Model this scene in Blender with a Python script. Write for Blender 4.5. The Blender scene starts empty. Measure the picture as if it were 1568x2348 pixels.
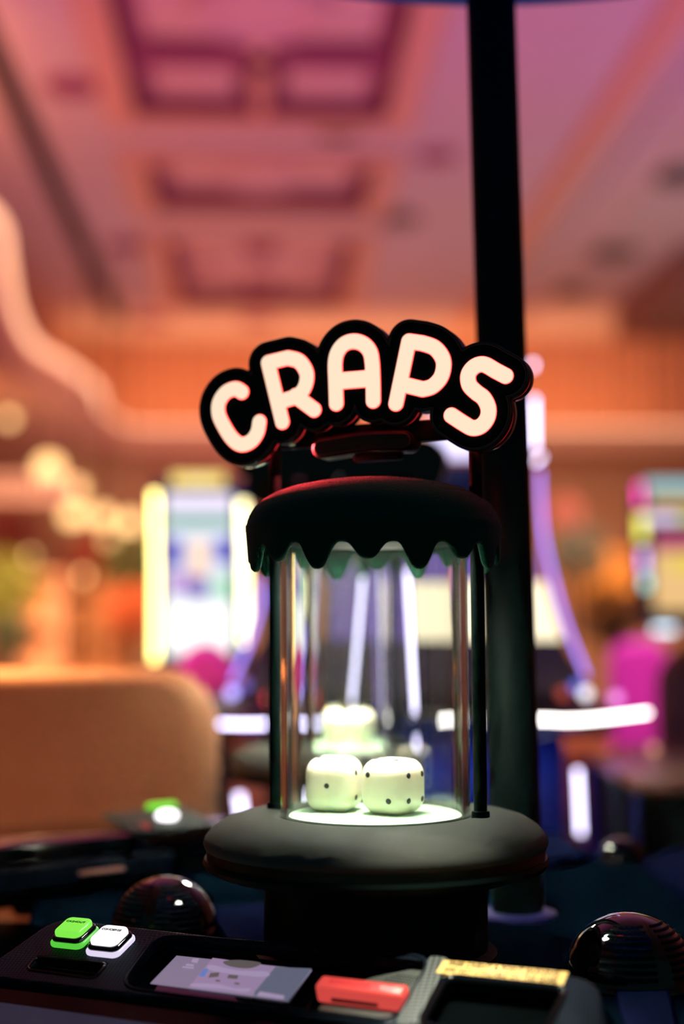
import bpy, bmesh, math, random
import numpy as np
from mathutils import Vector, Matrix
random.seed(7)
C = bpy.context.scene.collection
PI = math.pi

# ------------------------------------------------------------------ camera
F = 3200.0; CX, CY = 784.0, 1174.0; HOR = 1452.0; CAMZ = 1.2
pitch = math.atan((HOR - CY) / F); yaw = math.atan((CX - 595) / F); roll = -0.006
FW = np.array([math.sin(yaw)*math.cos(pitch), math.cos(yaw)*math.cos(pitch), math.sin(pitch)])
_r = np.array([math.cos(yaw), -math.sin(yaw), 0.0]); _u = np.cross(_r, FW)
RT = _r*math.cos(roll) + _u*math.sin(roll); UP = _u*math.cos(roll) - _r*math.sin(roll)
CAMP = np.array([0.0, 0.0, CAMZ])
cam = bpy.data.cameras.new('camera'); camo = bpy.data.objects.new('camera', cam); C.objects.link(camo)
m = Matrix.Identity(4)
for i in range(3):
    m[i][0] = RT[i]; m[i][1] = UP[i]; m[i][2] = -FW[i]; m[i][3] = CAMP[i]
camo.matrix_world = m
cam.sensor_fit = 'VERTICAL'; cam.sensor_height = 36.0; cam.lens = F/2348*36.0
cam.clip_start = 0.02; cam.clip_end = 100
cam.dof.use_dof = True; cam.dof.focus_distance = 1.225; cam.dof.aperture_fstop = 1.4; cam.dof.aperture_blades = 0
sc = bpy.context.scene
sc.camera = camo

# ------------------------------------------------------------------ world, exposure
w = bpy.data.worlds.new('world'); sc.world = w; w.use_nodes = True
w.node_tree.nodes['Background'].inputs[0].default_value = (0.18, 0.42, 0.40, 1)
w.node_tree.nodes['Background'].inputs[1].default_value = 0.08
sc.view_settings.view_transform = 'Standard'; sc.view_settings.look = 'None'
sc.view_settings.gamma = 1.0; sc.view_settings.use_curve_mapping = False
sc.view_settings.exposure = 0.0
sc.cycles.max_bounces = 14; sc.cycles.transmission_bounces = 12; sc.cycles.glossy_bounces = 6
sc.cycles.transparent_max_bounces = 12
sc.cycles.caustics_refractive = True; sc.cycles.caustics_reflective = False
sc.cycles.blur_glossy = 0.6
sc.cycles.sample_clamp_indirect = 0.0
sc.cycles.use_denoising = True

def area(name, loc, target, size, color, power, size_y=None, spread=PI):
    l = bpy.data.lights.new(name, 'AREA'); l.energy = power; l.color = color
    l.shape = 'RECTANGLE'; l.size = size; l.size_y = size_y or size; l.spread = spread
    o = bpy.data.objects.new(name, l); C.objects.link(o); o.location = loc
    o.rotation_euler = (Vector(target) - Vector(loc)).to_track_quat('-Z', 'Y').to_euler()
    return o
# unseen area lights added to wash the ceiling, hall and chairs; cove lights excepted
area('added_wash_pink', (0.2, 7.5, 2.0), (0.2, 7.6, 4.8), 3.0, (1.0, 0.25, 0.46), 40, 5.0)
area('added_wash_magenta', (-1.2, 5.0, 2.6), (-1.0, 7.5, 4.8), 1.6, (0.70, 0.15, 0.62), 26)
area('added_wash_peach', (-0.2, 13.2, 2.0), (-0.2, 13.4, 4.8), 3.0, (1.0, 0.36, 0.46), 32, 4.0)
area('added_wash_neutral', (4.0, 11.0, 2.0), (4.0, 11.2, 4.8), 2.0, (0.85, 0.62, 0.58), 26, 4.0)
area('added_wash_violet', (3.2, 7.0, 2.2), (2.9, 8.4, 4.8), 1.2, (0.75, 0.22, 0.75), 28)
area('curtain_cove', (0.5, 15.9, 3.56), (0.5, 17.0, 4.3), 9.0, (1.0, 0.40, 0.18), 85, 0.25)
area('added_fill_hall', (-1.6, 7.6, 3.1), (-1.9, 12.0, 0.6), 3.0, (1.0, 0.48, 0.24), 150, 1.0, spread=1.3)  # unseen warm fill added to brighten the left hall
area('added_fill_hall_right', (2.6, 8.0, 3.1), (2.8, 12.4, 0.6), 3.0, (1.0, 0.48, 0.24), 150, 1.0, spread=1.3)  # unseen warm fill added to brighten the hall at right
area('added_fill_chair_top', (-0.9, 2.9, 3.6), (-0.70, 2.30, 1.0), 0.4, (1.0, 0.50, 0.17), 22, spread=0.42)  # unseen warm light added above the tan chair for its top edge
area('added_fill_chair_front', (-2.7, 0.8, 1.7), (-0.62, 2.2, 0.95), 0.5, (1.0, 0.46, 0.28), 1.7, spread=0.55)  # unseen fill added for the front of the tan chair
area('added_fill_chair_left', (-0.35, 1.9, 4.2), (-0.33, 2.98, 1.1), 0.25, (1.0, 0.42, 0.9), 3.5, spread=0.5)  # unseen pinkish light added for the left magenta chair
area('added_fill_chair_right', (1.2, 2.6, 4.4), (1.35, 4.75, 1.0), 0.3, (1.0, 0.42, 0.95), 5, spread=0.45)  # unseen pinkish light added for the right magenta chair
area('left_cove', (-2.2, 9.5, 3.60), (-2.3, 10.0, 4.6), 0.2, (1.0, 0.33, 0.12), 20, 6.0)

# ------------------------------------------------------------------ helpers
def ray(u, v): return FW + RT*(u-CX)/F - UP*(v-CY)/F
def at_y(u, v, Y):
    r = ray(u, v); return Vector(CAMP + r*(Y/r[1]))
def at_z(u, v, z):
    r = ray(u, v); return Vector(CAMP + r*((z-CAMZ)/r[2]))
def on_plane(u, v, p0, n):
    r = ray(u, v); p0 = np.array(p0); n = np.array(n)
    return Vector(CAMP + r*(np.dot(p0-CAMP, n)/np.dot(r, n)))
def S(r, g, b):
    f = lambda c: (c/12.92 if c <= 0.04045 else ((c+0.055)/1.055)**2.4)
    return (f(r/255), f(g/255), f(b/255))

def mat(name, col, rough=0.5, metal=0.0, emit=None, strength=0.0, sheen=0.0, coat=0.0, noise=None, bump=None, spec=None, sss=0.0):
    M = bpy.data.materials.new(name); M.use_nodes = True; nt = M.node_tree; b = nt.nodes['Principled BSDF']
    b.inputs['Base Color'].default_value = (*col, 1); b.inputs['Roughness'].default_value = rough
    b.inputs['Metallic'].default_value = metal
    if spec is not None: b.inputs['Specular IOR Level'].default_value = spec
    if emit:
        b.inputs['Emission Color'].default_value = (*emit, 1); b.inputs['Emission Strength'].default_value = strength
    if sheen:
        b.inputs['Sheen Weight'].default_value = sheen; b.inputs['Sheen Roughness'].default_value = 0.4
    if coat: b.inputs['Coat Weight'].default_value = coat; b.inputs['Coat Roughness'].default_value = 0.06
    if sss:
        b.inputs['Subsurface Weight'].default_value = sss
        b.inputs['Subsurface Radius'].default_value = (0.012, 0.010, 0.007); b.inputs['Subsurface Scale'].default_value = 1.0
    tc = None
    if noise or bump:
        tc = nt.nodes.new('ShaderNodeTexCoord')
    if noise:   # (scale, second colour)
        n = nt.nodes.new('ShaderNodeTexNoise'); n.inputs['Scale'].default_value = noise[0]; n.inputs['Detail'].default_value = 4
        nt.links.new(tc.outputs['Object'], n.inputs['Vector'])
        mx = nt.nodes.new('ShaderNodeMix'); mx.data_type = 'RGBA'
        mx.inputs[6].default_value = (*col, 1); mx.inputs[7].default_value = (*noise[1], 1)
        nt.links.new(n.outputs['Fac'], mx.inputs[0]); nt.links.new(mx.outputs[2], b.inputs['Base Color'])
    if bump:    # (scale, strength, distance)
        n = nt.nodes.new('ShaderNodeTexNoise'); n.inputs['Scale'].default_value = bump[0]; n.inputs['Detail'].default_value = 3
        nt.links.new(tc.outputs['Object'], n.inputs['Vector'])
        bp = nt.nodes.new('ShaderNodeBump'); bp.inputs['Strength'].default_value = bump[1]; bp.inputs['Distance'].default_value = bump[2]
        nt.links.new(n.outputs['Fac'], bp.inputs['Height']); nt.links.new(bp.outputs['Normal'], b.inputs['Normal'])
    return M
def glow(name, col, strength): return mat(name, (0.02, 0.02, 0.02), 0.4, emit=col, strength=strength)

def carbon(name, c0, c1, scale=420, rough=0.3):
    M = mat(name, c0, rough, spec=0.05); nt = M.node_tree; b = nt.nodes['Principled BSDF']
    tc = nt.nodes.new('ShaderNodeTexCoord'); ck = nt.nodes.new('ShaderNodeTexChecker')
    mp = nt.nodes.new('ShaderNodeMapping'); mp.inputs['Rotation'].default_value = (0.02, 0.03, 0.6)
    nt.links.new(tc.outputs['Object'], mp.inputs['Vector']); nt.links.new(mp.outputs[0], ck.inputs['Vector'])
    ck.inputs['Scale'].default_value = scale; ck.inputs['Color1'].default_value = (*c0, 1); ck.inputs['Color2'].default_value = (*c1, 1)
    nt.links.new(ck.outputs['Color'], b.inputs['Base Color'])
    mr = nt.nodes.new('ShaderNodeMapRange'); mr.inputs[3].default_value = rough; mr.inputs[4].default_value = rough+0.25
    nt.links.new(ck.outputs['Fac'], mr.inputs[0]); nt.links.new(mr.outputs[0], b.inputs['Roughness'])
    return M

def obj(name, bm, M, parent=None, smooth=False, ang=0.6):
    if smooth:
        bm.normal_update()
        for f in bm.faces: f.smooth = True
        for e in bm.edges:
            if len(e.link_faces) == 2 and e.calc_face_angle(0) > ang: e.smooth = False
    me = bpy.data.meshes.new(name); bm.to_mesh(me); bm.free()
    if M: me.materials.append(M)
    o = bpy.data.objects.new(name, me); C.objects.link(o)
    if parent: o.parent = parent
    return o
def tag(o, label, cat, group=None):
    o['label'] = label; o['category'] = cat
    if group: o['group'] = group
    return o
def thing(name, label, cat, loc=(0,0,0), rotz=0, group=None, mtx=None):
    o = bpy.data.objects.new(name, None); C.objects.link(o); o.empty_display_size = 0.05
    if mtx is not None: o.matrix_world = mtx
    else: o.location = loc; o.rotation_euler = (0, 0, rotz)
    return tag(o, label, cat, group)
def copy_tree(o, parent=None):
    c = o.copy(); C.objects.link(c)
    if parent: c.parent = parent
    for ch in list(o.children): copy_tree(ch, c)
    return c
def struct(o): o['kind'] = 'structure'; return o

def box(bm, c, s, bevel=0.0, seg=2, rot=None):
    r = bmesh.ops.create_cube(bm, size=1.0)
    vs = r['verts']
    bmesh.ops.scale(bm, vec=s, verts=vs)
    if bevel:
        es = list({e for v in vs for e in v.link_edges})
        rr = bmesh.ops.bevel(bm, geom=es, offset=bevel, segments=seg, profile=0.5, affect='EDGES')
        vs = list({v for f in rr['faces'] for v in f.verts} | {v for v in vs if v.is_valid})
        # gather the whole island
        seen = set(vs); st = list(vs)
        while st:
            v = st.pop()
            for e in v.link_edges:
                o = e.other_vert(v)
                if o not in seen: seen.add(o); st.append(o)
        vs = list(seen)
    if rot is not None: bmesh.ops.transform(bm, matrix=rot.to_4x4(), verts=vs)
    bmesh.ops.translate(bm, vec=c, verts=vs)
    return vs
def bxo(name, c, s, M, parent=None, bevel=0.0, seg=2, rot=None):
    bm = bmesh.new(); box(bm, c, s, bevel, seg, rot); return obj(name, bm, M, parent, smooth=bevel > 0)
def lathe(bm, prof, seg=64, c=(0,0,0), closed=False):
    rows = []
    for (r, z) in prof:
        if r < 1e-6: rows.append([bm.verts.new((c[0], c[1], c[2]+z))])
        else: rows.append([bm.verts.new((c[0]+r*math.cos(2*PI*k/seg), c[1]+r*math.sin(2*PI*k/seg), c[2]+z)) for k in range(seg)])
    n = len(rows)
    for i in range(n if closed else n-1):
        a, b = rows[i], rows[(i+1) % n]
        for k in range(seg):
            k2 = (k+1) % seg
            q = [a[k % len(a)], a[k2 % len(a)], b[k2 % len(b)], b[k % len(b)]]
            u = []
            for v in q:
                if v not in u: u.append(v)
            if len(u) >= 3:
                try: bm.faces.new(u)
                except ValueError: pass
    bmesh.ops.recalc_face_normals(bm, faces=bm.faces)
def lao(name, prof, M, parent=None, seg=64, c=(0,0,0), closed=False, ang=0.6):
    bm = bmesh.new(); lathe(bm, prof, seg, c, closed); return obj(name, bm, M, parent, True, ang)
def tube(bm, pts, r, seg=10, caps=True):
    pts = [Vector(p) for p in pts]; n = len(pts); rows = []
    ref = Vector((0, 0, 1))
    d0 = (pts[1]-pts[0]).normalized()
    if abs(d0.dot(ref)) > 0.9: ref = Vector((0, 1, 0))
    for i, p in enumerate(pts):
        d = (pts[min(i+1, n-1)] - pts[max(i-1, 0)]).normalized()
        a = d.cross(ref).normalized(); b = a.cross(d).normalized()
        rr = r[i] if isinstance(r, (list, tuple)) else r
        rows.append([bm.verts.new(p + a*rr*math.cos(2*PI*k/seg) + b*rr*math.sin(2*PI*k/seg)) for k in range(seg)])
    for i in range(n-1):
        for k in range(seg):
            bm.faces.new((rows[i][k], rows[i][(k+1) % seg], rows[i+1][(k+1) % seg], rows[i+1][k]))
    if caps:
        bm.faces.new(rows[0][::-1]); bm.faces.new(rows[-1])
    bmesh.ops.recalc_face_normals(bm, faces=bm.faces)
def tuo(name, pts, r, M, parent=None, seg=10):
    bm = bmesh.new(); tube(bm, pts, r, seg); return obj(name, bm, M, parent, True)
def ball(name, c, r, M, parent=None, u=16, v=10, scale=(1,1,1)):
    bm = bmesh.new(); q = bmesh.ops.create_uvsphere(bm, u_segments=u, v_segments=v, radius=r)
    bmesh.ops.scale(bm, vec=scale, verts=q['verts']); bmesh.ops.translate(bm, vec=c, verts=q['verts'])
    return obj(name, bm, M, parent, True)
def cat(pts, n=8, closed=False):
    P = [np.array(p, float) for p in pts]; out = []; N = len(P)
    for i in range(N if closed else N-1):
        g = (lambda k: P[k % N]) if closed else (lambda k: P[min(max(k, 0), N-1)])
        p0, p1, p2, p3 = g(i-1), g(i), g(i+1), g(i+2)
        for t in np.arange(n)/n:
            out.append(0.5*(2*p1 + (p2-p0)*t + (2*p0-5*p1+4*p2-p3)*t*t + (3*p1-p0-3*p2+p3)*t**3))
    if not closed: out.append(P[-1])
    return out
def shape(name, loops, thick, M, parent=None, bevel=0.0, z0=0.0, mtx=None, res=2):
    """loops of 2-D points filled (holes by even-odd) and extruded from z0 to z0+thick; mtx maps it into the parent's frame"""
    cu = bpy.data.curves.new('outline', 'CURVE'); cu.dimensions = '2D'; cu.fill_mode = 'BOTH'
    cu.extrude = max(thick/2 - bevel, 1e-5); cu.bevel_depth = bevel; cu.bevel_resolution = res; cu.offset = -bevel
    for L in loops:
        s = cu.splines.new('POLY'); s.points.add(len(L)-1); s.use_cyclic_u = True
        for p, q in zip(s.points, L): p.co = (q[0], q[1], 0, 1)
    t = bpy.data.objects.new('outline', cu); C.objects.link(t)
    me = bpy.data.meshes.new_from_object(t.evaluated_get(bpy.context.evaluated_depsgraph_get()))
    bpy.data.objects.remove(t); bpy.data.curves.remove(cu)
    me.name = name
    me.transform(Matrix.Translation((0, 0, z0+thick/2)))
    if mtx is not None: me.transform(mtx)
    me.materials.clear()
    me.materials.append(M)
    o = bpy.data.objects.new(name, me); C.objects.link(o)
    if parent: o.parent = parent
    return o
def words(name, body, size, M, parent, mtx, width=None, align='CENTER', thick=0.0002, squash=None):
    cu = bpy.data.curves.new('words', 'FONT'); cu.body = body; cu.size = size; cu.align_x = align; cu.align_y = 'CENTER'; cu.extrude = thick; cu.offset = size*0.010 if 'notice' in name else 0.0
    t = bpy.data.objects.new('words', cu); C.objects.link(t)
    me = bpy.data.meshes.new_from_object(t.evaluated_get(bpy.context.evaluated_depsgraph_get()))
    bpy.data.objects.remove(t); bpy.data.curves.remove(cu)
    me.name = name
    if width:
        xs = [v.co.x for v in me.vertices]; k = width/(max(xs)-min(xs)); me.transform(Matrix.Diagonal((k, 1, 1, 1)))
    me.transform(mtx); me.materials.clear(); me.materials.append(M)
    o = bpy.data.objects.new(name, me); C.objects.link(o); o.parent = parent
    return o
def rrect(x0, y0, x1, y1, r, n=6):
    out = []
    for cx, cy, a0 in ((x1-r, y1-r, 0), (x0+r, y1-r, PI/2), (x0+r, y0+r, PI), (x1-r, y0+r, 1.5*PI)):
        for k in range(n+1):
            a = a0 + PI/2*k/n; out.append((cx+r*math.cos(a), cy+r*math.sin(a)))
    return out
def round_poly(P, r, n=5):
    out = []; N = len(P)
    for i in range(N):
        p = np.array(P[i], float); a = np.array(P[i-1], float)-p; b = np.array(P[(i+1) % N], float)-p
        la, lb = np.linalg.norm(a), np.linalg.norm(b); rr = min(r, la*0.45, lb*0.45)
        s = p + a/la*rr; e = p + b/lb*rr
        for t in np.linspace(0, 1, n+1): out.append(tuple((1-t)**2*s + 2*t*(1-t)*p + t*t*e))
    return out
def sdf_loops(strokes, lo, hi, step, level):
    """outline of the union of thick polylines: marching squares on the distance field"""
    xs = np.arange(lo[0], hi[0]+step, step); ys = np.arange(lo[1], hi[1]+step, step)
    X, Y = np.meshgrid(xs, ys); D = np.full(X.shape, 1e9)
    for st in strokes:
        for (ax, ay), (bx, by) in zip(st[:-1], st[1:]):
            dx, dy = bx-ax, by-ay; L = dx*dx+dy*dy+1e-12
            t = np.clip(((X-ax)*dx+(Y-ay)*dy)/L, 0, 1)
            D = np.minimum(D, np.hypot(X-ax-t*dx, Y-ay-t*dy))
    D = D-level; nxt = {}
    ins = D < 0
    def cut(i, j, i2, j2):
        a, b = D[i, j], D[i2, j2]; t = a/(a-b)
        return (xs[j]+(xs[j2]-xs[j])*t, ys[i]+(ys[i2]-ys[i])*t)
    act = (ins[:-1,:-1]+0)+(ins[:-1,1:]+0)+(ins[1:,:-1]+0)+(ins[1:,1:]+0)
    adj = {}; pos = {}
    for i, j in zip(*np.where((act > 0) & (act < 4))):
        e = [((i,j),(i,j+1)), ((i,j+1),(i+1,j+1)), ((i+1,j),(i+1,j+1)), ((i,j),(i+1,j))]
        c = [k for k in range(4) if ins[e[k][0]] != ins[e[k][1]]]
        for k in c: pos[e[k]] = cut(*e[k][0], *e[k][1])
        prs = [(c[0], c[1])] if len(c) == 2 else [(0, 1), (2, 3)]
        for a, b in prs:
            adj.setdefault(e[a], []).append(e[b]); adj.setdefault(e[b], []).append(e[a])
    loops = []; seen = set()
    for s in adj:
        if s in seen: continue
        L = [s]; seen.add(s); cur = s
        while True:
            n = [q for q in adj[cur] if q not in seen]
            if not n: break
            cur = n[0]; seen.add(cur); L.append(cur)
        if len(L) > 6:
            P = np.array([pos[k] for k in L])
            for _ in range(2): P = 0.5*P + 0.25*(np.roll(P, 1, 0)+np.roll(P, -1, 0))
            loops.append([tuple(p) for p in P])
    return loops
def area2(L):
    a = np.array(L); x, y = a[:, 0], a[:, 1]; return abs(np.sum(x*np.roll(y, -1)-y*np.roll(x, -1)))/2

# ------------------------------------------------------------------ materials
M = {}
M['black'] = mat('black_paint', (0.005, 0.012, 0.011), 0.45, spec=0.06)
M['gloss'] = mat('black_gloss', (0.004, 0.005, 0.006), 0.08, coat=0.6)
M['pole'] = mat('pole_paint', (0.006, 0.016, 0.014), 0.5, spec=0.2)
M['leather'] = mat('pad_leather', (0.10, 0.112, 0.10), 0.6, spec=0.15, bump=(900, 0.35, 0.0006))
M['bronze'] = mat('bronze_band', (0.10, 0.075, 0.05), 0.28, metal=0.8)
M['felt'] = mat('green_felt_cap', (0.004, 0.075, 0.045), 0.95, sheen=0.25, bump=(700, 0.8, 0.001), spec=0.1)
M['fuzz'] = mat('green_felt_fuzz', (0.006, 0.09, 0.055), 0.95, spec=0.05)
M['table_felt'] = mat('pale_felt', (0.34, 0.50, 0.34), 0.9, noise=(300, (0.28, 0.43, 0.28)))
M['ivory'] = mat('ivory_plastic', (0.80, 0.75, 0.60), 0.35, sss=0.6)
M['pip'] = mat('pip_black', (0.01, 0.01, 0.01), 0.4)
M['chrome'] = mat('chrome', (0.7, 0.7, 0.7), 0.12, metal=1.0)
M['collar'] = mat('collar_steel', (0.20, 0.21, 0.20), 0.3, metal=1.0)
M['lamp'] = glow('lamp_white', (1.0, 0.97, 0.80), 2.5)
M['letter'] = glow('letter_glow', (1.0, 0.73, 0.53), 1.10)
M['letter_rim'] = glow('letter_rim_red', (1.0, 0.05, 0.04), 4.0)
M['red_gap'] = glow('red_gap_glow', (1.0, 0.03, 0.04), 14.0)
M['pill'] = mat('pill_brown', (0.045, 0.028, 0.016), 0.45)
M['deck'] = mat('deck_laminate', (0.003, 0.012, 0.024), 0.6, spec=0.0, noise=(60, (0.004, 0.016, 0.033)))
M['deck_blue'] = mat('deck_panel_blue', (0.012, 0.018, 0.075), 0.5, spec=0.0)
M['carbon'] = carbon('carbon_weave', (0.004, 0.008, 0.014), (0.012, 0.020, 0.034))
M['carbon_light'] = carbon('carbon_weave_grey', (0.05, 0.06, 0.06), (0.16, 0.18, 0.18), 300)
M['recess'] = mat('recess_black', (0.0015, 0.0025, 0.003), 0.7, spec=0.0)
M['grey_plate'] = mat('grey_plate', (0.10, 0.12, 0.11), 0.5)
M['gold'] = mat('gold_label', (0.95, 0.64, 0.20), 0.45)
M['ink'] = mat('label_ink', (0.035, 0.028, 0.018), 0.6)
M['green_btn'] = glow('button_green', (0.22, 0.86, 0.07), 1.0)
M['white_btn'] = glow('button_white', (1.0, 0.93, 1.0), 1.15)
M['green_lip'] = glow('button_green_skirt', (0.12, 0.75, 0.06), 0.8)
M['white_lip'] = glow('button_white_skirt', (0.85, 0.76, 1.0), 0.9)
M['scr'] = glow('screen_lilac', S(128, 116, 140), 1.0)
M['scr2'] = glow('screen_picture', S(146, 124, 158), 1.0)
M['scr3'] = glow('screen_olive', S(92, 84, 84), 1.0)
M['scr4'] = glow('screen_blue', S(92, 120, 185), 1.0)
M['scr5'] = glow('screen_pale', S(158, 140, 172), 1.0)
M['scr6'] = glow('screen_grey', S(95, 98, 118), 1.0)
M['red_bezel'] = mat('red_bezel', (0.6, 0.05, 0.04), 0.35, emit=(1.0, 0.10, 0.085), strength=0.62)
M['red_inset'] = mat('red_inset', (0.5, 0.04, 0.04), 0.35, emit=(0.85, 0.06, 0.06), strength=0.62)
M['tan'] = mat('tan_leather', (0.42, 0.18, 0.09), 0.5, spec=0.2, bump=(300, 0.2, 0.001))
M['brown'] = mat('brown_leather', (0.45, 0.17, 0.14), 0.6)
M['pink'] = mat('magenta_leather', (0.72, 0.06, 0.36), 0.5)
M['plaster'] = mat('plaster', (0.74, 0.70, 0.68), 0.9)
M['cornice'] = mat('cornice_paint', (0.85, 0.58, 0.38), 0.8)
M['cof_dark'] = mat('coffer_maroon', (0.20, 0.035, 0.10), 0.8)
M['cof_mid'] = mat('coffer_rose', (0.40, 0.12, 0.22), 0.8)
M['cof_panel'] = mat('coffer_panel', (0.86, 0.66, 0.60), 0.85)
M['curtain'] = mat('curtain_cloth', (0.70, 0.42, 0.28), 0.9)
M['wall'] = mat('wall_paint', (0.62, 0.42, 0.26), 0.9)
M['floor'] = mat('carpet', (0.10, 0.06, 0.06), 0.95, noise=(3, (0.16, 0.05, 0.07)))
M['navy'] = mat('navy_cabinet', (0.010, 0.022, 0.10), 0.35)
M['violet'] = glow('violet_tube', (0.34, 0.23, 1.0), 2.3)
M['lilac'] = glow('lilac_tube', (0.74, 0.68, 1.0), 5.0)
M['lilac_bar'] = glow('lilac_bar', (0.72, 0.66, 1.0), 8.0)
M['white_tube'] = glow('white_tube', (1.0, 0.93, 0.88), 9.0)
M['yellow_tube'] = glow('yellow_tube', (1.0, 0.84, 0.25), 6.5)

# ------------------------------------------------------------------ the setting
CEIL = 4.8
def quad(bm, pts):
    return bm.faces.new([bm.verts.new(p) for p in pts])
bm = bmesh.new(); quad(bm, [(-8,-2,0),(8,-2,0),(8,18,0),(-8,18,0)]); struct(obj('floor', bm, M['floor']))
# main ceiling with three coffers, a dark slot on one side and a step on the other
coffers = [(6.9, 9.54), (10.27, 11.67), (12.36, 15.1)]
CX0, CX1 = -0.90, 0.92
bm = bmesh.new()
def slab(x0, x1, y0, y1, z=CEIL, t=0.06): box(bm, ((x0+x1)/2, (y0+y1)/2, z+t/2), (x1-x0, y1-y0, t))
slab(-2.3, -1.70, -2, 17.3); slab(-1.58, CX0, -2, 17.3); slab(CX1, 2.35, -2, 17.3)
ys = [-2] + [v for c in coffers for v in c] + [17.3]
for a, b in zip(ys[::2], ys[1::2]): slab(CX0, CX1, a, b)
slab(-1.70, -1.58, 16.0, 17.3)
ceiling = struct(obj('ceiling', bm, M['plaster']))
bxo('slot_shade_strip', (-1.64, 7.0, CEIL+0.012), (0.17, 18.0, 0.03), mat('slot_shade_dark', (0.012, 0.008, 0.012), 0.8), ceiling)  # flush dark strip, its colour stands in for the slot's shade
def ringbox(name, x0, x1, y0, y1, z0, z1, wd, Mt, parent):
    bm = bmesh.new(); zc, h = (z0+z1)/2, z1-z0
    box(bm, ((x0+x1)/2, y0+wd/2, zc), (x1-x0, wd, h)); box(bm, ((x0+x1)/2, y1-wd/2, zc), (x1-x0, wd, h))
    box(bm, (x0+wd/2, (y0+y1)/2, zc), (wd, y1-y0-2*wd, h)); box(bm, (x1-wd/2, (y0+y1)/2, zc), (wd, y1-y0-2*wd, h))
    return obj(name, bm, Mt, parent)
for i, (y0, y1) in enumerate(coffers):
    cf = ringbox('coffer', CX0-0.16, CX1+0.16, y0-0.10, y1+0.10, CEIL-0.05, CEIL-0.003, 0.20, M['cornice'], ceiling)
    ringbox('moulding', CX0, CX1, y0, y1, CEIL, CEIL+0.13, 0.07, M['cof_dark'], cf)
    ringbox('moulding', CX0+0.10, CX1-0.10, y0+0.10, y1-0.10, CEIL+0.06, CEIL+0.13, 0.09, M['cof_mid'], cf)
    bxo('coffer_back', ((CX0+CX1)/2, (y0+y1)/2, CEIL+0.155), (CX1-CX0, y1-y0, 0.05), M['cof_dark'], cf)
    ym = [y0+0.22, y1-0.22]
    if i == 0:
        ymid = [y0+0.22, 8.80, y1-0.22]
        bxo('rib', ((CX0+CX1)/2, (y0+y1)/2, CEIL+0.06), (0.11, y1-y0, 0.10), M['cornice'], cf)
        bxo('rib', ((CX0+CX1)/2, 8.60, CEIL+0.06), (CX1-CX0-0.1, 0.20, 0.10), M['cof_mid'], cf)
        rows = [(y0+0.4, 8.40), (8.82, y1-0.2)]
        lao('medallion', [(0, -0.03), (0.24, -0.03), (0.28, 0.0), (0.31, -0.05), (0.38, -0.05), (0.42, 0.02), (0.42, 0.10)], M['cof_panel'], cf, 40, ((CX0+CX1)/2, 7.85, CEIL+0.02))
    elif i == 1:
        rows = [(y0+0.35, y1-0.35)]
        lao('medallion', [(0, -0.02), (0.30, -0.02), (0.36, 0.05), (0.46, 0.04), (0.46, 0.1)], M['cof_panel'], cf, 40, ((CX0+CX1)/2, (y0+y1)/2, CEIL+0.04))
    else:
        bxo('rib', ((CX0+CX1)/2, (y0+y1)/2, CEIL+0.07), (0.15, y1-y0-0.4, 0.08), M['cof_mid'], cf)
        rows = [(y0+0.4, (y0+y1)/2-0.12), ((y0+y1)/2+0.12, y1-0.4)]
        lao('medallion', [(0, -0.02), (0.34, -0.02), (0.40, 0.05), (0.48, 0.05), (0.48, 0.10)], M['cof_panel'], cf, 40, ((CX0+CX1)/2, (y0+y1)/2, CEIL+0.04))
    for a, b in rows:
        for sx in (-1, 1):
            xc = (CX0+CX1)/2 + sx*0.45
            bxo('coffer_panel', (xc, (a+b)/2, CEIL+0.105), (0.56, b-a, 0.05), M['cof_panel'], cf, 0.015)
            ringbox('moulding', xc-0.36, xc+0.36, a-0.08, b+0.08, CEIL+0.08, CEIL+0.13, 0.05, M['cof_mid'], cf)
# cornice steps on the right, side ceiling beyond
for k, (x, wd, h, mt) in enumerate([(2.42, 0.22, 0.16, 'cornice'), (2.62, 0.20, 0.10, 'plaster'), (2.86, 0.26, 0.15, 'plaster'), (3.08, 0.14, 0.08, 'cof_panel')]):
    struct(bxo('trim_%d' % (k+1), (x, 7.5, CEIL-h/2+0.08), (wd, 19.5, h), M[mt], None, 0.03))
bm = bmesh.new(); box(bm, (4.0, 7.5, CEIL+0.09), (2.0, 19.5, 0.06)); box(bm, (6.6, 7.5, CEIL+0.09), (3.4, 19.5, 0.06))
struct(obj('ceiling_side', bm, M['plaster']))
bm = bmesh.new(); box(bm, (5.3, 14.0, CEIL-0.15), (2.6, 2.6, 0.34)); struct(obj('trim_5', bm, mat('recess_brown', (0.36, 0.22, 0.16), 0.9)))
# left: upper wall, then a curving lit soffit lip; both run to the far end
struct(bxo('wall_left', (-2.36, 7.6, 4.15), (0.10, 19.4, 1.36), M['curtain']))
lip = [at_z(u, v, 3.36) for u, v in ((-140, 430), (-60, 500), (-4, 560), (10, 640), (30, 740), (75, 820), (150, 865), (215, 915), (232, 960))]
lip = [(p.x, p.y) for p in lip]
lipc = [tuple(p) for p in cat(lip, 8)]
endx = lipc[-1][0]
edge = lipc + [(endx+0.12, 15.1), (endx+0.4, 15.2), (8.0, 15.2)]
bm = bmesh.new()
poly = [(-8, lipc[0][1])] + edge + [(8, 17.4), (-8, 17.4)]
fb = bm.faces.new([bm.verts.new((x, y, 3.22)) for x, y in poly])
r = bmesh.ops.extrude_face_region(bm, geom=[fb]); bmesh.ops.translate(bm, vec=(0, 0, 0.28), verts=[v for v in r['geom'] if isinstance(v, bmesh.types.BMVert)])
bmesh.ops.recalc_face_normals(bm, faces=bm.faces)
soffit = struct(obj('trim_6', bm, M['cornice']))
cove = glow('cove_peach', (1.0, 0.47, 0.27), 2.2)
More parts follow.
